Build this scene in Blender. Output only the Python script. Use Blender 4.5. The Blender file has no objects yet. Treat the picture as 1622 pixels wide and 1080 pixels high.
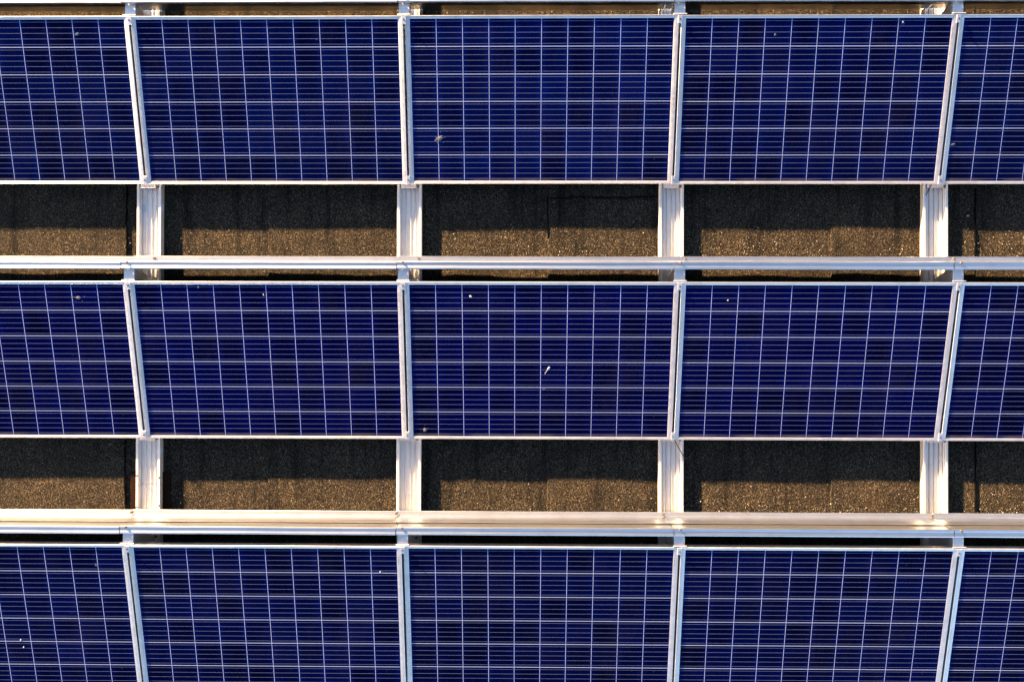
import bpy, math, random
from mathutils import Vector, Matrix
random.seed(7)
S = bpy.context.scene
COL = S.collection
sin, cos, rad = math.sin, math.cos, math.radians

# ------------------------------------------------------------ dimensions
P = 1.67                    # panel pitch along a row
H = 0.993                   # panel length up the slope
GAP = 0.013
W = P - GAP
FX, FY = (P - GAP - 1.6) / 2, 0.0165      # visible frame widths (sides, ends)
TAU = 0.1988                # panel tilt
ZL = 0.0747                 # height of the low edge
ROWS = [1.6097, 0.0, -1.5934]
ROWN = ['top', 'middle', 'bottom']
JOINTS = [-P, 0.0, P, 2 * P]
ORD4 = ['leftmost', 'second', 'third', 'rightmost']
RW, RH = 0.1555, 0.034      # rail width, height
SUN = Vector((-3.2, 3.5, 1.0)).normalized()

# ------------------------------------------------------------ mesh helpers
class MB:
    def __init__(self):
        self.v, self.f, self.s = [], [], []
    def add(self, vs, fs, smooth=False):
        o = len(self.v)
        self.v += [tuple(p) for p in vs]
        for q in fs:
            self.f.append(tuple(i + o for i in q)); self.s.append(smooth)
        return self
    def box(self, x0, x1, y0, y1, z0, z1, M=None):
        vs = [Vector((x, y, z)) for z in (z0, z1) for y in (y0, y1) for x in (x0, x1)]
        if M: vs = [M @ p for p in vs]
        return self.add(vs, [(0, 2, 3, 1), (4, 5, 7, 6), (0, 1, 5, 4), (2, 6, 7, 3), (0, 4, 6, 2), (1, 3, 7, 5)])
    def bbox(self, x0, x1, y0, y1, z0, z1, b=0.001, M=None):
        """box with chamfered top edges"""
        r = [[(x0, y0, z0), (x1, y0, z0), (x1, y1, z0), (x0, y1, z0)],
             [(x0, y0, z1 - b), (x1, y0, z1 - b), (x1, y1, z1 - b), (x0, y1, z1 - b)],
             [(x0 + b, y0 + b, z1), (x1 - b, y0 + b, z1), (x1 - b, y1 - b, z1), (x0 + b, y1 - b, z1)]]
        vs = [Vector(p) for q in r for p in q]
        if M: vs = [M @ p for p in vs]
        fs = [(3, 2, 1, 0), (8, 9, 10, 11)]
        for k in (0, 4):
            for i in range(4):
                j = (i + 1) % 4
                fs.append((k + i, k + j, k + 4 + j, k + 4 + i))
        return self.add(vs, fs)
    def cyl(self, c, r, z0, z1, n=6, M=None, r2=None):
        r2 = r if r2 is None else r2
        vs = []
        for z, q in ((z0, r), (z1, r2)):
            for i in range(n):
                a = 2 * math.pi * i / n + .3
                vs.append(Vector((c[0] + q * cos(a), c[1] + q * sin(a), z)))
        if M: vs = [M @ p for p in vs]
        fs = [tuple(range(n - 1, -1, -1)), tuple(range(n, 2 * n))]
        fs += [(i, (i + 1) % n, n + (i + 1) % n, n + i) for i in range(n)]
        return self.add(vs, fs)
    def extrude_y(self, prof, y0, y1, smooth=False):
        """closed (x,z) outline, counter-clockwise seen from -Y, swept along Y"""
        n = len(prof)
        vs = [(x, y0, z) for x, z in prof] + [(x, y1, z) for x, z in prof]
        fs = [(i, (i + 1) % n, n + (i + 1) % n, n + i) for i in range(n)]
        fs += [tuple(range(n - 1, -1, -1)), tuple(range(n, 2 * n))]
        return self.add(vs, fs, smooth)
    def strip_x(self, line, x0, x1, t, nseg=1, wob=0.0, seed=0):
        """folded sheet: (y,z) polyline with thickness t, swept along X"""
        rnd = random.Random(seed)
        n = len(line); back = []
        for i, (y, z) in enumerate(line):
            a = line[max(i - 1, 0)]; b = line[min(i + 1, n - 1)]
            dy, dz = b[0] - a[0], b[1] - a[1]; L = math.hypot(dy, dz) or 1
            back.append((y - dz / L * t, z + dy / L * t))
        loop = line + back[::-1]; m = len(loop)
        for k in range(nseg + 1):
            x = x0 + (x1 - x0) * k / nseg
            wy = rnd.uniform(-wob, wob)
            self.v += [(x, y + wy, z + wy * .3) for y, z in loop]
        o = len(self.v) - m * (nseg + 1)
        for k in range(nseg):
            for i in range(m):
                j = (i + 1) % m
                self.f.append((o + k * m + i, o + k * m + j, o + (k + 1) * m + j, o + (k + 1) * m + i)); self.s.append(False)
        for k in (0, nseg):
            for i in range(n - 1):
                q = [i, i + 1, m - 2 - i, m - 1 - i]
                if k == 0: q = q[::-1]
                self.f.append(tuple(o + k * m + a for a in q)); self.s.append(False)
        return self
    def build(self, name, mat, parent=None, loc=None):
        me = bpy.data.meshes.new(name)
        me.from_pydata(self.v, [], self.f); me.update()
        import bmesh
        b = bmesh.new(); b.from_mesh(me); bmesh.ops.recalc_face_normals(b, faces=b.faces); b.to_mesh(me); b.free()
        for p, s in zip(me.polygons, self.s): p.use_smooth = s
        o = bpy.data.objects.new(name, me); COL.objects.link(o)
        me.materials.append(mat)
        if parent: o.parent = parent
        if loc: o.location = loc
        return o

def tag(o, label=None, cat=None, group=None, kind=None):
    for k, v in (('label', label), ('category', cat), ('group', group), ('kind', kind)):
        if v: o[k] = v
    return o
def empty(name, loc, rot=(0, 0, 0)):
    o = bpy.data.objects.new(name, None); COL.objects.link(o)
    o.location = loc; o.rotation_euler = rot; o.empty_display_size = .05
    return o
def dup(root):
    r = root.copy(); COL.objects.link(r)
    for ch in list(root.children):
        c = ch.copy(); COL.objects.link(c); c.parent = r
        for g in ch.children:
            d = g.copy(); COL.objects.link(d); d.parent = c
    return r

# ------------------------------------------------------------ node helpers
class N:
    def __init__(self, name):
        self.m = bpy.data.materials.new(name); self.m.use_nodes = True
        self.t = self.m.node_tree; self.b = self.t.nodes['Principled BSDF']
    def node(self, kind, **kw):
        n = self.t.nodes.new(kind)
        for k, v in kw.items(): setattr(n, k, v)
        return n
    def link(self, a, b): self.t.links.new(a, b)
    def _in(self, n, i, v):
        if hasattr(v, 'links'): self.link(v, n.inputs[i])
        elif v is not None: n.inputs[i].default_value = v
    def math(self, op, a, b=None, c=None, clamp=False):
        n = self.node('ShaderNodeMath', operation=op, use_clamp=clamp)
        for i, v in enumerate((a, b, c)): self._in(n, i, v)
        return n.outputs[0]
    def mix(self, f, a, b, mode='MIX'):
        n = self.node('ShaderNodeMix', data_type='RGBA', blend_type=mode)
        self._in(n, 0, f)
        for i, v in ((6, a), (7, b)):
            if isinstance(v, tuple): v = (*v, 1) if len(v) == 3 else v
            self._in(n, i, v)
        return n.outputs[2]
    def noise(self, vec, scale, detail=2, rough=.5):
        n = self.node('ShaderNodeTexNoise'); self._in(n, 'Vector', vec)
        n.inputs['Scale'].default_value = scale; n.inputs['Detail'].default_value = detail; n.inputs['Roughness'].default_value = rough
        return n.outputs[0]
    def voro(self, vec, scale, feature='F1', rnd=1.0):
        n = self.node('ShaderNodeTexVoronoi', feature=feature); self._in(n, 'Vector', vec)
        n.inputs['Scale'].default_value = scale; n.inputs['Randomness'].default_value = rnd
        return n
    def coord(self, which='Object'):
        return self.node('ShaderNodeTexCoord').outputs[which]
    def pos(self):
        return self.node('ShaderNodeNewGeometry').outputs['Position']
    def sep(self, v):
        n = self.node('ShaderNodeSeparateXYZ'); self.link(v, n.inputs[0]); return n.outputs
    def comb(self, x, y, z):
        n = self.node('ShaderNodeCombineXYZ')
        for i, v in enumerate((x, y, z)): self._in(n, i, v)
        return n.outputs[0]
    def scale(self, v, s):
        n = self.node('ShaderNodeMapping'); self.link(v, n.inputs[0]); n.inputs['Scale'].default_value = s; return n.outputs[0]
    def maprange(self, v, a, b, c=0.0, d=1.0, smooth=False):
        n = self.node('ShaderNodeMapRange', interpolation_type='SMOOTHSTEP' if smooth else 'LINEAR'); self._in(n, 0, v)
        for i, q in zip((1, 2, 3, 4), (a, b, c, d)): n.inputs[i].default_value = q
        return n.outputs[0]
    def bump(self, h, strength, dist, nrm=None):
        n = self.node('ShaderNodeBump'); self.link(h, n.inputs['Height'])
        n.inputs['Strength'].default_value = strength; n.inputs['Distance'].default_value = dist
        if nrm: self.link(nrm, n.inputs['Normal'])
        return n.outputs[0]
    def set(self, **kw):
        for k, v in kw.items():
            k = k.replace('_', ' ')
            if isinstance(v, tuple) and len(v) == 3: v = (*v, 1)
            self._in(self.b, k, v)
        return self

# ------------------------------------------------------------ materials
def aluminium(name, base, rough, metal, streak, streakscale=(1, 1, 1), dirt=.15):
    n = N(name); c = n.pos()
    st = n.noise(n.scale(c, streak), 1.0, 3, .6)
    dn = n.noise(c, 9, 4, .65)
    sp = n.noise(c, 90, 2, .6)
    col = n.mix(n.maprange(dn, .45, .8, 0, dirt * 2.2), base, tuple(k * q for k, q in zip(base, (.62, .58, .52))))
    col = n.mix(n.maprange(st, .3, .75, 0, .25), col, tuple(k * .78 for k in base))
    col = n.mix(n.maprange(sp, .66, .74, 0, .35), col, tuple(k * .55 for k in base))
    r = n.math('ADD', n.maprange(st, .25, .8, -.07, .1), rough)
    n.set(Base_Color=col, Metallic=metal, Roughness=r)
    n.set(Normal=n.bump(st, .12, .0005, n.bump(dn, .3, .004)))
    return n.m
M_RAIL = aluminium('rail_aluminium', (.74, .725, .695), .62, 1.0, (320, 3, 320))
M_DEF = aluminium('deflector_aluminium', (.70, .70, .70), .33, 1.0, (1.5, 220, 220))
M_FRAME = aluminium('frame_aluminium', (.74, .715, .69), .48, .95, (40, 40, 40), dirt=.25)
M_POST = aluminium('post_aluminium', (.82, .78, .75), .5, .85, (60, 20, 60))
M_CLAMP = aluminium('clamp_aluminium', (.62, .63, .66), .5, .7, (80, 80, 80))
def plain(name, col, rough=.6, metal=0.0, var=.35, scale=60):
    n = N(name); f = n.noise(n.pos(), scale, 3, .6)
    n.set(Base_Color=n.mix(n.maprange(f, .3, .7), col, tuple(k * (1 - var) for k in col)), Roughness=rough, Metallic=metal, Specular_IOR_Level=.5 if rough < .8 else .05)
    n.set(Normal=n.bump(f, .3, .001))
    return n.m
M_BOLT = plain('stainless_bolt', (.20, .17, .14), .5, .8)
M_RUBBER = plain('rubber_pad', (.022, .011, .006), .9, 0, .5, 120)
M_CABLE = plain('black_cable', (.012, .012, .013), .5)
M_STICKER = plain('white_sticker', (.75, .76, .78), .5, 0, .1)
M_SERIAL = plain('grey_label', (.30, .30, .31), .6, 0, .6, 400)
M_DROP = plain('dropping_white', (.62, .62, .58), .9, 0, .4, 260)
M_DROPB = plain('dropping_brown', (.27, .26, .245), .9, 0, .6, 220)
M_DROPF = plain('dropping_faint', (.10, .13, .19), .9, 0, .5, 300)
M_STONE = plain('pale_stone', (.62, .56, .47), .8, 0, .5, 90)
M_LEAF = plain('dry_leaf', (.10, .075, .05), .8, 0, .5, 90)

def pv_material():
    n = N('photovoltaic_glass'); c = n.coord('Object')
    x, y, z = n.sep(c)
    inf = n.node('ShaderNodeObjectInfo').outputs['Random']
    CP = .16
    u = n.math('ADD', n.math('DIVIDE', x, CP), 5.0)       # cell columns
    v = n.math('ADD', n.math('DIVIDE', y, CP), 3.0)       # cell rows
    fu, fv = n.math('FRACT', u), n.math('FRACT', v)
    eu = n.math('MINIMUM', fu, n.math('SUBTRACT', 1.0, fu))   # distance to the cell border
    ev = n.math('MINIMUM', fv, n.math('SUBTRACT', 1.0, fv))
    e = n.math('MINIMUM', eu, ev)
    gap = n.math('MAXIMUM', n.math('LESS_THAN', eu, .0082), n.math('LESS_THAN', ev, .0115))
    fb = n.math('FRACT', n.math('MULTIPLY', v, 5.0))
    db = n.math('ABSOLUTE', n.math('SUBTRACT', fb, .5))
    bus = n.math('MULTIPLY', n.math('LESS_THAN', db, .028), n.math('GREATER_THAN', eu, .032))
    ci = n.comb(n.math('FLOOR', u), n.math('FLOOR', v), n.math('MULTIPLY', inf, 97.0))
    wn = n.node('ShaderNodeTexWhiteNoise', noise_dimensions='3D'); n.link(ci, wn.inputs[0])
    off = n.node('ShaderNodeVectorMath', operation='MULTIPLY_ADD')
    n.link(wn.outputs['Color'], off.inputs[0]); off.inputs[1].default_value = (7, 7, 7); n.link(c, off.inputs[2])
    cr = n.voro(n.scale(off.outputs[0], (1, .6, 1)), 95)      # crystal grains
    grain = n.sep(cr.outputs['Color'])[0]
    cloud = n.noise(off.outputs[0], 11, 2, .5)
    t = n.math('ADD', n.math('MULTIPLY', wn.outputs['Value'], .52), n.math('MULTIPLY', cloud, .55))
    t = n.math('ADD', t, n.math('MULTIPLY', n.math('SUBTRACT', grain, .5), .20))
    # coating runs bluer towards the left and right edge of a cell
    edge = n.maprange(n.math('ADD', eu, n.math('MULTIPLY', cloud, -.12)), .0, .17, .50, 0.0, True)
    t = n.math('ADD', t, edge)
    t = n.math('MULTIPLY_ADD', inf, .18, t)
    t = n.maprange(t, .32, 1.4)
    cell = n.mix(t, CELL_DARK, CELL_BLUE)
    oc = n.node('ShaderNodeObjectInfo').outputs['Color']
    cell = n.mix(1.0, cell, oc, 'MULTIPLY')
    col = n.mix(bus, cell, (.15, .18, .30))
    col = n.mix(gap, col, (.46, .50, .72))
    # dirt collecting on the low edge and thin dust
    dn = n.noise(n.scale(c, (6, 14, 1)), 1.0, 4, .65)
    low = n.maprange(y, -.482, -.452, 1.0, 0.0, True)
    dirt = n.math('MULTIPLY', low, n.maprange(dn, .35, .7, .0, .55))
    sm = n.noise(n.scale(c, (3, 2, 1)), 1.0, 5, .7)
    film = n.maprange(sm, .5, .8, 0.0, .02)
    vs = n.voro(c, 26); dots = n.math('LESS_THAN', vs.outputs['Distance'], n.maprange(n.sep(vs.outputs['Color'])[1], .75, 1.0, 0.0, .055))
    col = n.mix(n.math('MULTIPLY', dots, .35), col, (.22, .24, .28))
    col = n.mix(n.math('MAXIMUM', dirt, film), col, (.20, .155, .13))
    n.set(Base_Color=col, Roughness=.35, Specular_IOR_Level=.0)
    n.set(Coat_Weight=.05, Coat_Roughness=.08, Coat_IOR=1.4)
    return n.m
CELL_DARK = (.0002, .0003, .014)
CELL_BLUE = (.0003, .0025, .064)
M_PV = pv_material()

def felt_material():
    n = N('mineral_felt'); c = n.pos()
    v1 = n.voro(c, 270); v2 = n.voro(c, 230); v3 = n.voro(c, 480)
    r1 = n.sep(v1.outputs['Color'])[0]; r2 = n.sep(v2.outputs['Color'])[1]; r3 = n.sep(v3.outputs['Color'])[2]
    big = n.noise(c, 3.2, 5, .65); mid = n.noise(n.scale(c, (13, .9, 1)), 1.0, 4, .6)
    g = n.math('MULTIPLY', n.math('POWER', r1, 2.2), n.math('ADD', r3, .35))
    col = n.mix(g, (.0100, .0098, .0096), (.260, .198, .122))
    col = n.mix(n.maprange(r2, .925, .985, 0, .85), col, (.50, .38, .25))
    col = n.mix(n.maprange(big, .35, .68, 0, .5), col, (.013, .015, .0165))
    col = n.mix(n.maprange(mid, .5, .7, 0, .7), col, (.008, .009, .010))
    h = n.math('ADD', n.math('MULTIPLY', v1.outputs['Distance'], -1.0), n.math('ADD', n.math('MULTIPLY', r1, .9), n.math('MULTIPLY', r3, .4)))
    nr = n.bump(h, 1.0, .010, n.bump(big, .4, .03))
    n.set(Base_Color=col, Roughness=.9, Normal=nr, Specular_IOR_Level=.04)
    return n.m
M_FELT = felt_material()

# ------------------------------------------------------------ the roof
def roof():
    m = MB()
    prof = [(-30, -.003), (-1.835, -.003), (-1.831, -.006), (-.916, -.007), (-.911, -.001), (.884, -.007), (.889, -.001),
            (2.695, -.007), (2.700, -.001), (3.610, -.004), (3.616, -.007), (30, -.007)]
    from mathutils import noise
    def height(x):
        for (xa, za), (xb, zb) in zip(prof, prof[1:]):
            if xa <= x <= xb: return za + (zb - za) * (x - xa) / (xb - xa)
        return 0
    xs = sorted({p[0] for p in prof} | {-2.9 + .03 * k for k in range(240)})
    ys = [-30] + [-2.2 + .04 * k for k in range(136)] + [30]
    nx, ny = len(xs), len(ys)
    vs = []
    for y in ys:
        for x in xs:
            inside = abs(x) < 29 and abs(y) < 29
            w_ = noise.noise((x * 2.6, y * 2.6, 1.7)) * .0040 + noise.noise((x * 9, y * 7, 4.1)) * .0012 if inside else 0
            vs.append((x, y, height(x) + w_ - .001))
    fs = [(j * nx + i, j * nx + i + 1, (j + 1) * nx + i + 1, (j + 1) * nx + i) for j in range(ny - 1) for i in range(nx - 1)]
    m.add(vs, fs)
    tag(m.build('flat_roof', M_FELT), kind='structure')
    # a second length of felt lapped over the first, cut square below the top row
    m = MB()
    r = random.Random(3); e = []
    for k in range(25):
        x = .895 + (1.585 - .895) * k / 24
        e.append((x, 1.538 + r.uniform(-.003, .003) + .004 * sin(x * 9)))
    nn = len(e)
    vs = [(x, y, -.008) for x, y in e] + [(x, y, .006 + .004 * abs(sin(x * 6))) for x, y in e] + [(x, 2.3, .003) for x, y in e]
    fs = [(k + 1, k, nn + k, nn + k + 1) for k in range(nn - 1)] + [(nn + k + 1, nn + k, 2 * nn + k, 2 * nn + k + 1) for k in range(nn - 1)]
    fs += [(0, nn, nn * 2)]
    m.add(vs, fs)
    tag(m.build('roof_felt_lap', M_FELT), kind='structure')
    # black strips that paint the shade in the gaps of felt joints and lap
    shade_mat = plain('shade_black', (.0022, .0022, .0024), .95, 0, .4, 120)
    m = MB(); r = random.Random(21)
    def shade_strip(pts, w, z=.0022, wob=.0025):
        seg = []
        for (xa, ya), (xb, yb) in zip(pts, pts[1:]):
            L = math.hypot(xb - xa, yb - ya); n_ = max(2, int(L / .02))
            for k in range(n_): seg.append((xa + (xb - xa) * k / n_, ya + (yb - ya) * k / n_))
        seg.append(pts[-1])
        vs = []; N_ = len(seg)
        for i, (x, y) in enumerate(seg):
            a = seg[max(i - 1, 0)]; b = seg[min(i + 1, N_ - 1)]
            dx, dy = b[0] - a[0], b[1] - a[1]; q = math.hypot(dx, dy) or 1
            ww = w * (r.uniform(.5, 1.2) if 0 < i < N_ - 1 else .15) / 2; o = r.uniform(-wob, wob)
            for sgn, zz in ((-1, -.012), (-.7, z), (.7, z), (1, -.012)):
                vs.append((x - dy / q * (sgn * ww + o), y + dx / q * (sgn * ww + o), zz))
        fs = [(4 * i + k, 4 * i + 4 + k, 4 * i + 5 + k, 4 * i + 1 + k) for i in range(N_ - 1) for k in range(3)]
        m.add(vs, fs)
    shade_strip([(.90, 1.535), (1.12, 1.541), (1.35, 1.536), (1.59, 1.545)], .012, .0135)
    shade_strip([(.884, 1.55), (.886, 1.36), (.884, 1.28)], .008)
    shade_strip([(-1.833, 1.62), (-1.835, 1.38), (-1.832, 1.16)], .010)
    shade_strip([(-1.836, -.02), (-1.838, -.22), (-1.834, -.46)], .010)
    shade_strip([(3.613, 1.6), (3.611, 1.36), (3.612, 1.15)], .010)
    shade_strip([(3.613, -.02), (3.611, -.26), (3.612, -.46)], .008)
    tag(m.build('roof_joint_shade', shade_mat), kind='structure')
roof()
gm = plain('far_ground', (.09, .085, .06), .95, 0, .5, .2)
g = MB(); g.add([(-3000, -3000, -6), (3000, -3000, -6), (3000, 3000, -6), (-3000, 3000, -6)], [(0, 1, 2, 3)])
tag(g.build('ground', gm), kind='structure')

# loose mineral granules by the deflectors and rails, thickened to imitate bounced light
def granules():
    m = MB(); r = random.Random(11)
    base = [(1, 0, 0), (-1, 0, 0), (0, 1, 0), (0, -1, 0), (0, 0, 1), (0, 0, -1)]
    fs = [(0, 2, 4), (2, 1, 4), (1, 3, 4), (3, 0, 4), (2, 0, 5), (1, 2, 5), (3, 1, 5), (0, 3, 5)]
    def stone(x, y, s):
        q = Matrix.Rotation(r.uniform(0, 6.28), 3, 'Z') @ Matrix.Rotation(r.uniform(0, .8), 3, 'X')
        m.add([q @ Vector((a * s * r.uniform(.7, 1.2), b * s * r.uniform(.7, 1.2), c * s * r.uniform(.5, .9))) + Vector((x, y, s * .3 - .003)) for a, b, c in base], fs)
    bays = [(-2.7, -1.77), (-1.58, -.09), (.09, 1.58), (1.76, 3.25), (3.43, 3.95)]
    for row in (0, 1):
        yl = 1.15 + row * -1.61; yh = yl + .42
        for (a, b), dens in zip(bays, (300, 340, 420, 560, 220)):
            dens = int(dens * (1 if row == 0 else .8))
            for _ in range(dens):
                t = min(1, r.expovariate(5.5))
                x = r.uniform(a, b)
                if r.random() < .12: x = a + abs(r.gauss(0, .07))
                stone(x, yl - .03 + t * (yh - yl), r.choice((.0011, .0013, .0016, .002, .0025, .0034 if r.random() < .35 else .0016)))
        for a, b in bays:
            for _ in range(26): stone(r.uniform(a, b), r.uniform(yl, yh), r.choice((.0014, .002, .0024)))
    o = m.build('mineral_granules', M_STONE); tag(o, 'pale loose mineral granules scattered over the dark roof felt', 'granules', kind='stuff')
granules()
def pebble(x, y, s, label):
    m = MB(); r = random.Random(int(x * 999))
    n = 8; vs = [(0, 0, s * .8)]
    for z, q in ((.45, .75), (-.1, 1.0)):
        for i in range(n):
            a = 6.283 * i / n; k = q * s * r.uniform(.8, 1.1); vs.append((k * cos(a), k * .8 * sin(a), z * s))
    fs = [(0, 1 + i, 1 + (i + 1) % n) for i in range(n)] + [(1 + i, 1 + n + i, 1 + n + (i + 1) % n, 1 + (i + 1) % n) for i in range(n)]
    m.add(vs, fs, True)
    o = m.build('pebble', M_STONE, loc=(x, y, 0)); tag(o, label, 'pebble', 'stray pebbles on the roof felt')
pebble(3.564, 1.423, .0085, 'white pebble on dark felt right of the rightmost rail, upper gap')
pebble(-1.028, -.138, .0055, 'small pale pebble on shaded felt of the lower gap, second bay')
pebble(-1.935, -.051, .0055, 'small pale pebble left of the leftmost rail in the lower gap')
pebble(3.583, -.195, .0055, 'small pale pebble in the lower gap, right of the rightmost rail')

# ------------------------------------------------------------ mounting rails
def rail_mesh(y0, y1):
    h, b, w = RH, .0015, RW / 2; t = .0155; f = .0075
    g = .0015
    prof = [(-w, -.008), (w, -.008), (w, h - b), (w - b, h), (w - t + b, h), (w - t, h - b), (w - t, f + .006), (w - t - .003, f + .003), (w - t - .003, g), (w - t - .006, g), (w - t - .006, f)]
    for x in (.033, .004, -.027):
        # raised rib with a screw groove beside it
        prof += [(x + .0045, f), (x + .003, f + .006), (x, f + .006), (x, g), (x - .0035, g), (x - .0035, f)]
    prof += [(-w + t + .016, f), (-w + t + .015, g), (-w + t + .003, g), (-w + t + .003, f + .004), (-w + t, f + .006), (-w + t, h - b), (-w + t - b, h), (-w + b, h), (-w, h - b)]
    return MB().extrude_y(prof, y0, y1)
RL = ['leftmost', 'second', 'third', 'rightmost']
def rail(x, y0, y1, label):
    e = empty('mounting_rail', (x, 0, 0))
    rail_mesh(y0, y1).build('channel', M_RAIL, e)
    tag(e, label, 'rail', 'aluminium rails running under the panel rows')
    return e
ra = rail(-P, -.3045, 3.6, 'leftmost aluminium channel rail, upper length above the splice joint')
rb = rail(-P, -2.9, -.3065, 'leftmost aluminium channel rail, lower length with screws below the splice joint')
rc = rail(0, -2.9, 3.6, 'second aluminium channel rail from the left, grey ribbed trough')
rd = rail(P, -2.9, 3.6, 'third aluminium channel rail from the left, with black cable across it')
rs = rail(2 * P, -2.9, 3.6, 'rightmost aluminium channel rail, warm sunlight on its right flange')
for e, pts in ((ra, [(-.071, -.246), (.072, -.258)]), (rb, [(-.071, -.447), (.072, -.437)])):
    for px, py in pts:
        m = MB(); m.cyl((px, py), .0065, RH - .001, RH + .005, 8, None, .005); m.build('screw', M_BOLT, e.children[0])
m = MB(); m.bbox(-.058, -.034, 1.447, 1.485, .0072, .0092, .0005); m.build('sticker', M_STICKER, ra)
m = MB(); m.box(RW / 2 - .001, RW / 2 + .0015, 1.447, 1.492, .006, .030); m.build('sticker', M_STICKER, ra)
m = MB(); m.box(RW / 2 - .001, RW / 2 + .0015, -.105, -.07, .006, .030); m.build('sticker', M_STICKER, ra)
m = MB(); m.bbox(-.129, .129, -.468, -.228, -.009, .001, .002)
o = m.build('rubber_pad', M_RUBBER, loc=(-P, 0, 0)); tag(o, 'rust brown rubber pad under the spliced leftmost rail', 'pad')

# ------------------------------------------------------------ solar panels
def frame_mesh():
    m = MB()
    # (side inset, end inset, z) profile from the outer foot over the lip down to the glass
    pr = [(.0, .0, -.036), (.0, .0, -.0018), (.0018, .0018, 0.0), (FX * .55, FY * .55, -.0008), (FX - .0012, FY - .0012, -.0026), (FX, FY, -.0032), (FX, FY, -.008)]
    pr = [(.028, .028, -.038), (.0, .0, -.038)] + pr[1:]
    vs, fs = [], []
    for a, b, z in pr:
        vs += [(-W / 2 + a, b, z), (W / 2 - a, b, z), (W / 2 - a, H - b, z), (-W / 2 + a, H - b, z)]
    for k in range(len(pr) - 1):
        for i in range(4):
            j = (i + 1) % 4
            fs.append((k * 4 + i, k * 4 + j, k * 4 + 4 + j, k * 4 + 4 + i))
    m.add(vs, fs); return m
def make_panel():
    e = empty('solar_panel', (0, 0, 0), (TAU, 0, 0))
    frame_mesh().build('frame', M_FRAME, e)
    m = MB(); m.box(-W / 2 + .004, W / 2 - .004, -H / 2 + .004, H / 2 - .004, -.003, 0.0)
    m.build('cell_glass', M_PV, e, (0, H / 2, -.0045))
    m = MB(); m.box(-.0085, .0085, -.0, .062, 0, .0008)
    # three printed bars of the serial number label on the side lip
    m = MB()
    for k in range(4): m.box(-.0028, .0028, k * .014, k * .014 + .009, 0.0, .0006)
    m.build('serial_label', M_SERIAL, e, (W / 2 - FX + .0085, H - .118, -.0018))
    return e
COLN = ['leftmost', 'second from left', 'middle', 'fourth from left', 'rightmost']
PL = {(0, 0): 'leftmost blue solar panel of the top row, cut by the left border, faint smear',
      (0, 1): 'blue solar panel second from left in the top row, faint grey spot near its top',
      (0, 2): 'blue solar panel of the top row with one large brown bird dropping',
      (0, 3): 'blue solar panel fourth from left in the top row, white speck near top right corner',
      (0, 4): 'rightmost blue solar panel of the top row, cut by the right border',
      (1, 0): 'leftmost blue solar panel of the middle row, brown dropping near its top',
      (1, 1): 'dark blue solar panel second from left in the middle row, hooked white dropping on it',
      (1, 2): 'dark blue solar panel in the very centre with a white streaked dropping',
      (1, 3): 'dark blue solar panel fourth from left in the middle row, one round white dropping',
      (1, 4): 'rightmost solar panel of the middle row, cut by the right border, clean',
      (2, 0): 'leftmost solar panel of the bottom row, cut by the left border, two small white specks',
      (2, 1): 'solar panel second from left in the bottom row, white dropping near its top right corner',
      (2, 2): 'middle solar panel of the bottom row, clean dark blue cells',
      (2, 3): 'solar panel fourth from left in the bottom row, round white dot near top right',
      (2, 4): 'rightmost solar panel of the bottom row, cut by the right border'}
p0 = make_panel(); first = True
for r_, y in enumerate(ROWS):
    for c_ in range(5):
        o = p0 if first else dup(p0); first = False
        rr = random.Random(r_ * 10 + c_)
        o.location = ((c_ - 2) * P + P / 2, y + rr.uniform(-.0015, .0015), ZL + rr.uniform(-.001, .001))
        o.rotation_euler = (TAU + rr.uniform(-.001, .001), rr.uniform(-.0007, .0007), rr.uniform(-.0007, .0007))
        sky_tint = [(1.5, 1.9, 1.12), (1.0, .75, 1.0), (.9, 1.1, .88)][r_]  # row tints paint the differing sky reflections into the cell colour
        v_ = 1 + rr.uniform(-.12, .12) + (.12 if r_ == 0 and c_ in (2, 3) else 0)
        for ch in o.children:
            if ch.name.startswith('cell_glass'): ch.color = (sky_tint[0] * v_, sky_tint[1] * v_ * rr.uniform(.9, 1.1), sky_tint[2] * v_, 1)
        tag(o, PL[(r_, c_)], 'solar panel', 'solar panels in three tilted rows')

def slope(x, s, row, dz=0.0):
    """world point on a row's panel plane, s metres up the slope from the low edge"""
    return Vector((x, ROWS[row] + s * cos(TAU) - dz * sin(TAU), ZL + s * sin(TAU) + dz * cos(TAU)))

# ------------------------------------------------------------ clamps
def make_clamp(s0, s1, w, name):
    e = empty(name, (0, 0, 0), (TAU, 0, 0))
    m = MB(); m.bbox(-w / 2, w / 2, s0, s1, -.004, .0022, .0008)
    m.box(-GAP / 2 + .001, GAP / 2 - .001, s0 + .002, s1 - .002, -.036, -.004)
    part = m.build('clamp_plate', M_CLAMP, e)
    m = MB(); m.cyl((0, (s0 + s1) / 2 + .001), .0052, .0021, .0075, 6); m.build('bolt', M_BOLT, part)
    return e
ct = make_clamp(H - .047, H - .002, .026, 'panel_clamp'); cb = make_clamp(-.003, .048, .022, 'panel_clamp')
ft = fb_ = True
for r_ in range(3):
    for k, x in enumerate(JOINTS):
        o = ct if ft else dup(ct); ft = False
        o.location = slope(x, 0, r_)
        tag(o, f'bolted clamp at the upper end of the {ORD4[k]} seam in the {ROWN[r_]} panel row', 'clamp', 'panel clamps')
        if r_ < 2:
            o = cb if fb_ else dup(cb); fb_ = False
            o.location = slope(x, 0, r_)
            tag(o, f'bolted clamp at the lower end of the {ORD4[k]} seam in the {ROWN[r_]} panel row', 'clamp', 'panel clamps')

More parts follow.
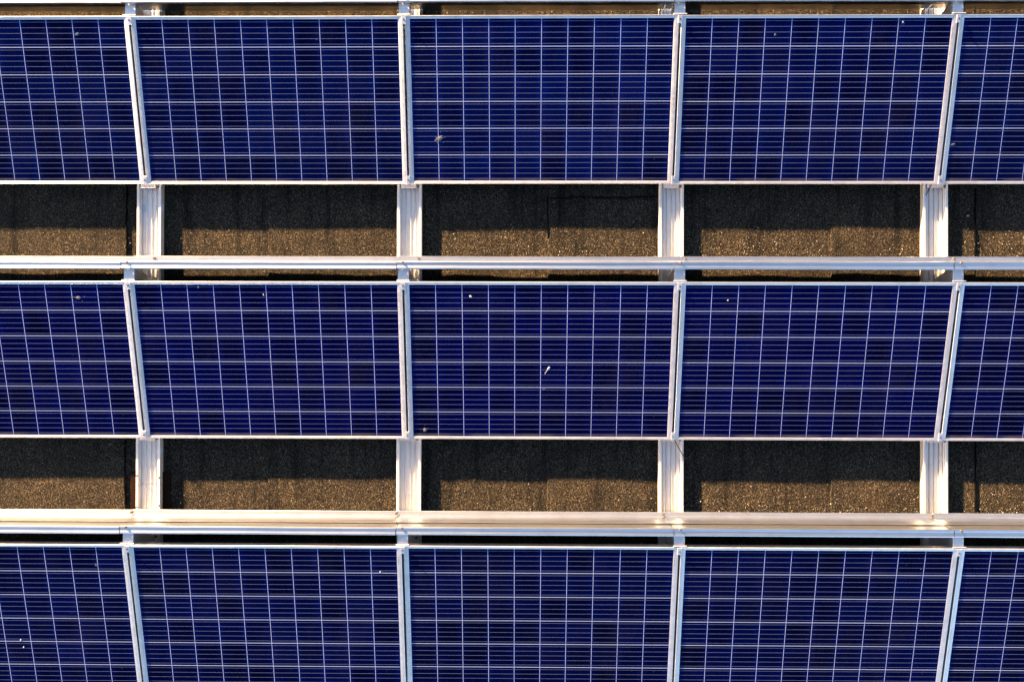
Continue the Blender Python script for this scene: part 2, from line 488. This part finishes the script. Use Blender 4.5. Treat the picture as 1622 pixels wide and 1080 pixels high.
# ------------------------------------------------------------ supports
def make_rear():
    e = empty('rear_support', (0, 0, 0)); w = .031
    m = MB(); m.bbox(-w, w, .955, 1.062, .2565, .2595, .0008); m.build('top_plate', M_POST, e)
    m = MB()
    for s in (-1, 1):
        x0, x1 = (s * w - .0015, s * w + .0015)
        y0, y1 = .957, 1.060
        # tapering web: deep at the panel, shallow at the deflector
        vs = [(x, y, z) for x in (x0, x1) for y, z in ((y0, .256), (y1, .256), (y1, .215), (y0 + .035, .012), (y0 - .03, .012))]
        m.add(vs, [(0, 1, 2, 3, 4), (9, 8, 7, 6, 5)] + [(i, (i + 1) % 5, 5 + (i + 1) % 5, 5 + i) for i in range(5)])
    m.build('side_web', M_POST, e)
    m = MB(); m.bbox(-.040, .040, .9795, .9845, .2597, .271, .001); m.build('stop_lip', M_POST, e)
    m = MB(); m.bbox(-.055, .058, .90, 1.01, .009, .0125, .001); part = m.build('base_plate', M_POST, e)
    for px, py in ((.047, .955), (.047, .995)):
        m = MB(); m.cyl((px, py), .009, .0125, .022, 6); m.build('bolt', M_BOLT, part)
    return e
def make_front():
    e = empty('front_support', (0, 0, 0))
    m = MB(); m.bbox(-.052, .044, -.016, .07, RH - .002, RH + .0025, .0008)
    m.bbox(-.052, .044, -.016, -.012, RH + .0025, RH + .008, .0008); m.build('bracket_plate', M_POST, e)
    m = MB(); m.cyl((.056, -.008), .0075, RH - .004, RH + .006, 6); m.build('bolt', M_BOLT, e)
    return e
rp, fp = make_rear(), make_front(); a_ = b_ = True
for r_ in range(3):
    for k, x in enumerate(JOINTS):
        o = rp if a_ else dup(rp); a_ = False
        o.location = (x + .0005 * k, ROWS[r_], 0)
        tag(o, f'grey metal support behind the {ORD4[k]} seam of the {ROWN[r_]} panel row', 'support', 'rear panel supports')
        if r_ < 2:
            o = fp if b_ else dup(fp); b_ = False
            o.location = (x, ROWS[r_], 0)
            tag(o, f'small grey bracket under the low edge of the {ROWN[r_]} panel row on the {ORD4[k]} rail', 'bracket', 'front panel brackets')

# ------------------------------------------------------------ wind deflectors
FACE = [(1.1215, .094), (1.1485, .0955), (1.1492, .099), (1.1475, .1010), (1.1205, .1003), (1.1030, .1920)]
CAP = [(1.0955, .1500), (1.0945, .1990), (1.0872, .2680), (1.0790, .2700), (1.0790, .2725), (1.0955, .2735), (1.0963, .2790), (1.0940, .2835), (1.0890, .2852),
       (1.0835, .2838), (1.0770, .2815), (1.0700, .2812), (1.0640, .2828), (1.0590, .2848), (1.0540, .2852), (1.0500, .2830), (1.0490, .2700)]
def make_deflector(x0, x1, seed, lip=0.0, skirt=.019):
    """one sheet in row coordinates; its left end laps 2 mm over the neighbour"""
    e = empty('wind_deflector', (0, 0, 0))
    a, b = max(x0, -3.34), min(x1, 5.01)
    m = MB(); m.strip_x(FACE, a - .055, b - .052, .0018, 10, .0006, seed)
    # skirt down to the felt between two rails
    m.box(a + RW / 2 + .006, b - RW / 2 - .006, 1.1262, 1.1280, skirt, .0630)
    m.box(a - .05, b - .055, 1.1215, 1.1235, .0345, .0960)
    face = m.build('face_plate', M_DEF, e)
    m = MB(); m.strip_x(CAP, a - .035, b - .040, .0018, 10, .0005, seed + 50)
    cap = m.build('cap_profile', M_DEF, e)
    m = MB(); m.cyl((a + .002, 1.0935 - .006), .0082, .2845, .2935, 8, None, .0066); m.build('bolt', M_BOLT, cap)
    m = MB(); bx = a + (RW / 2 - .006 if lip else -RW / 2 + .012)
    m.cyl((bx, 1.134), .0092, .1008, .1110, 8, None, .0075); m.build('bolt', M_BOLT, face)
    return e
for r_, y in enumerate(ROWS):
    for c_ in range(5):
        x0 = (c_ - 2) * P
        e = make_deflector(x0, x0 + P, r_ * 10 + c_, lip=(r_ != 2), skirt=.013 if r_ == 0 else .019)
        rr = random.Random(90 + r_ * 7 + c_)
        e.location = (0, y, 0)
        # slight lap: swing each sheet about its own centre
        ang = -.0012
        xc = x0 + P / 2
        e.rotation_euler = (0, 0, ang)
        e.location.y += -xc * sin(ang) - (0.0 if r_ != 2 else .004)
        e.location.x += 1.1 * sin(ang)
        where = {0: 'along the top border', 1: 'behind the middle panel row', 2: 'behind the bottom panel row'}[r_]
        tag(e, f'{COLN[c_]} length of folded aluminium wind deflector {where}', 'wind deflector', 'wind deflector sheets behind the panel rows')

# ------------------------------------------------------------ droppings, cable, leaf
def blob(name, x, s, row, rx, ry, mat, label, seed, ang=0.0, tail=0, spots=0, whisk=0):
    r = random.Random(seed); m = MB()
    def disc(cx, cy, ax, ay, h, n=14, rot=0):
        vs = [(cx, cy, h)]
        for i in range(n):
            t = 6.283 * i / n; k = r.uniform(.72, 1.15)
            px, py = ax * k * cos(t), ay * k * sin(t)
            vs.append((cx + px * cos(rot) - py * sin(rot), cy + px * sin(rot) + py * cos(rot), 0))
        m.add(vs, [(0, 1 + i, 1 + (i + 1) % n) for i in range(n)])
    disc(0, 0, rx, ry, .0016, 16, ang)
    for k in range(tail):
        q = (k + 1) * .9
        disc(-cos(ang) * rx * q * 1.1, -sin(ang) * rx * q * 1.1, rx * .5 / (k + 1) ** .5, ry * .6 / (k + 1) ** .5, .0012, 9, ang)
    for k in range(spots):
        t = r.uniform(0, 6.28); q = r.uniform(1.3, 2.6)
        disc(cos(t) * rx * q, sin(t) * ry * q, rx * r.uniform(.05, .14), rx * r.uniform(.05, .14), .0008, 6)
    for k in range(whisk):
        t = ang + 3.14 + r.uniform(-.7, .9); L = rx * r.uniform(1.3, 1.9)
        disc(cos(t) * L * .6, sin(t) * L * .6, L * .55, .0011, .0007, 8, t)
    o = m.build(name, mat)
    o.location = slope(x, s, row, -.0041); o.rotation_euler = (TAU, 0, 0)
    tag(o, label, 'bird dropping', 'bird droppings on the panels')
BD = 'bird_dropping'
blob(BD, .204, .279, 0, .021, .015, M_DROPB, 'large brown and grey bird dropping on the middle panel of the top row', 1, .4, 0, 3, 7)
blob(BD, -.537, .858, 0, .010, .010, M_DROPF, 'faint grey round smear on the second panel of the top row', 2, 0, 0, 3)
blob(BD, -2.0, .894, 0, .013, .009, M_DROPF, 'faint grey smear near the top of the leftmost top row panel', 3, .4, 1, 4)
blob(BD, 3.011, .951, 0, .006, .009, M_DROP, 'small white dropping under the top frame edge of the fourth top row panel', 4, 0, 0, 3)
blob(BD, 2.25, .881, 0, .006, .008, M_DROPF, 'faint grey speck in the upper left of the fourth top row panel', 5, .8, 1)
blob(BD, 3.398, .239, 0, .012, .008, M_DROPF, 'bluish speckled smear beside the left frame of the rightmost top row panel', 6, .2, 1, 6)
blob(BD, -1.988, .894, 1, .018, .010, M_DROPB, 'grey brown dropping near the top of the leftmost middle row panel', 7, 0, 0, 6, 3)
blob(BD, -1.247, .960, 1, .007, .009, M_DROP, 'small white dropping at the top edge of the second middle row panel', 8, .3)
blob(BD, -.852, .913, 1, .005, .011, M_DROP, 'narrow hooked white dropping near the top of the second middle row panel', 9, .2, 0, 3)
blob(BD, .406, .905, 1, .008, .007, M_DROP, 'small white dropping near the top of the central panel', 10, 2.6, 1)
blob(BD, 1.964, .883, 1, .0085, .0085, M_DROP, 'round white dropping in the upper left of the fourth middle row panel', 11)
blob(BD, .885, .459, 1, .013, .009, M_DROP, 'white streaked dropping in the middle of the central panel', 12, 1.0, 3, 2)
blob(BD, .859, .324, 1, .008, .004, M_DROPF, 'faint grey mark just below the white streak on the central panel', 13, 0, 1, 3)
blob(BD, .110, .059, 1, .014, .012, M_DROPB, 'round grey dropping in the lower left corner of the central panel', 14, 1.5, 0, 5)
blob(BD, -.140, .822, 2, .009, .007, M_DROP, 'white dropping near the top right corner of the second bottom row panel', 15, 0, 0, 3)
blob(BD, -2.408, .347, 2, .005, .008, M_DROP, 'upper one of two white specks on the leftmost bottom row panel', 16, -.4)
blob(BD, -2.397, .296, 2, .004, .007, M_DROP, 'lower one of two white specks on the leftmost bottom row panel', 17, -.4)
blob(BD, -1.873, .858, 2, .006, .012, M_DROPF, 'faint grey smear near the top right of the leftmost bottom row panel', 18, .2, 1, 3)
blob(BD, 3.127, .859, 2, .007, .007, M_DROP, 'round white dot near the top right of the fourth bottom row panel', 19)
blob(BD, 3.037, .885, 2, .008, .010, M_DROPF, 'faint grey smear left of a white dot on the fourth bottom row panel', 20, .9, 1, 2)

def tube(name, pts, r, mat, n=8):
    m = MB(); P_ = [Vector(p) for p in pts]; rings = []
    for i, p in enumerate(P_):
        d = (P_[min(i + 1, len(P_) - 1)] - P_[max(i - 1, 0)]).normalized()
        a = d.cross(Vector((0, 0, 1)))
        a = a.normalized() if a.length > 1e-4 else Vector((1, 0, 0)); b = d.cross(a)
        rings.append([p + (a * cos(6.283 * k / n) + b * sin(6.283 * k / n)) * r for k in range(n)])
    vs = [q for g_ in rings for q in g_]
    fs = [(i * n + k, i * n + (k + 1) % n, (i + 1) * n + (k + 1) % n, (i + 1) * n + k) for i in range(len(P_) - 1) for k in range(n)]
    fs += [tuple(range(n)), tuple(range((len(P_) - 1) * n, len(P_) * n))]
    m.add(vs, fs, True); return m.build(name, mat)
o = tube('loose_cable', [(P - .02, .10, .085), (P - .01, .05, .075), (P + .013, .0, .062), (P + .045, -.058, .047), (P + .078, -.112, .037), (P + .10, -.128, .015), (P + .12, -.12, .004), (P + .16, -.06, .004)], .0028, M_CABLE)
tag(o, 'thin black cable hanging from the low panel edge across the third rail', 'cable')
o = tube('short_cable', [(2 * P - .02, 1.66, .05), (2 * P - .035, 1.61, .045), (2 * P - .048, 1.57, .03), (2 * P - .055, 1.545, .013)], .0032, M_CABLE)
tag(o, 'short black cable end in the rightmost rail under the top panel row', 'cable')
m = MB(); r = random.Random(5)
vs = [(0, 0, .004)] + [(.03 * cos(6.283 * i / 10) * r.uniform(.5, 1.1), .013 * sin(6.283 * i / 10) * r.uniform(.5, 1.2), .012 * r.random()) for i in range(10)]
m.add(vs, [(0, 1 + i, 1 + (i + 1) % 10) for i in range(10)])
o = m.build('dry_leaf', M_LEAF, loc=(-P + .052, .985, .016)); tag(o, 'dry brown leaf caught in the leftmost rail behind the middle row', 'leaf')

# ------------------------------------------------------------ light, sky, camera
w = bpy.data.worlds.new('World'); S.world = w; w.use_nodes = True
nt = w.node_tree; sk = nt.nodes.new('ShaderNodeTexSky'); sk.sky_type = 'NISHITA'; sk.sun_disc = False; sk.air_density = .6; sk.dust_density = .2; sk.ozone_density = .25
sk.sun_elevation = math.asin(SUN.z); sk.sun_rotation = math.atan2(SUN.x, SUN.y)
nt.links.new(sk.outputs[0], nt.nodes['Background'].inputs[0]); nt.nodes['Background'].inputs[1].default_value = .05
L = bpy.data.lights.new('sun', 'SUN'); L.energy = 5.0; L.angle = rad(1.4); L.color = (1, .655, .35)
lo = bpy.data.objects.new('sun', L); COL.objects.link(lo); lo.rotation_euler = SUN.to_track_quat('Z', 'Y').to_euler()

cam = bpy.data.cameras.new('camera'); co = bpy.data.objects.new('camera', cam); COL.objects.link(co)
co.location = (.6998, .6016, 4.4843); co.rotation_euler = (.0040, .0096, .0020)
cam.sensor_width = 36; cam.sensor_fit = 'HORIZONTAL'; cam.lens = 1107.14 / 1622 * 36; cam.clip_end = 8000; cam.clip_start = .05
S.camera = co
vs_ = S.view_settings; vs_.view_transform = 'Standard'; vs_.look = 'None'; vs_.gamma = 1; vs_.exposure = 3.35
S.cycles.max_bounces = 8
S.cycles.caustics_reflective = False; S.cycles.caustics_refractive = False
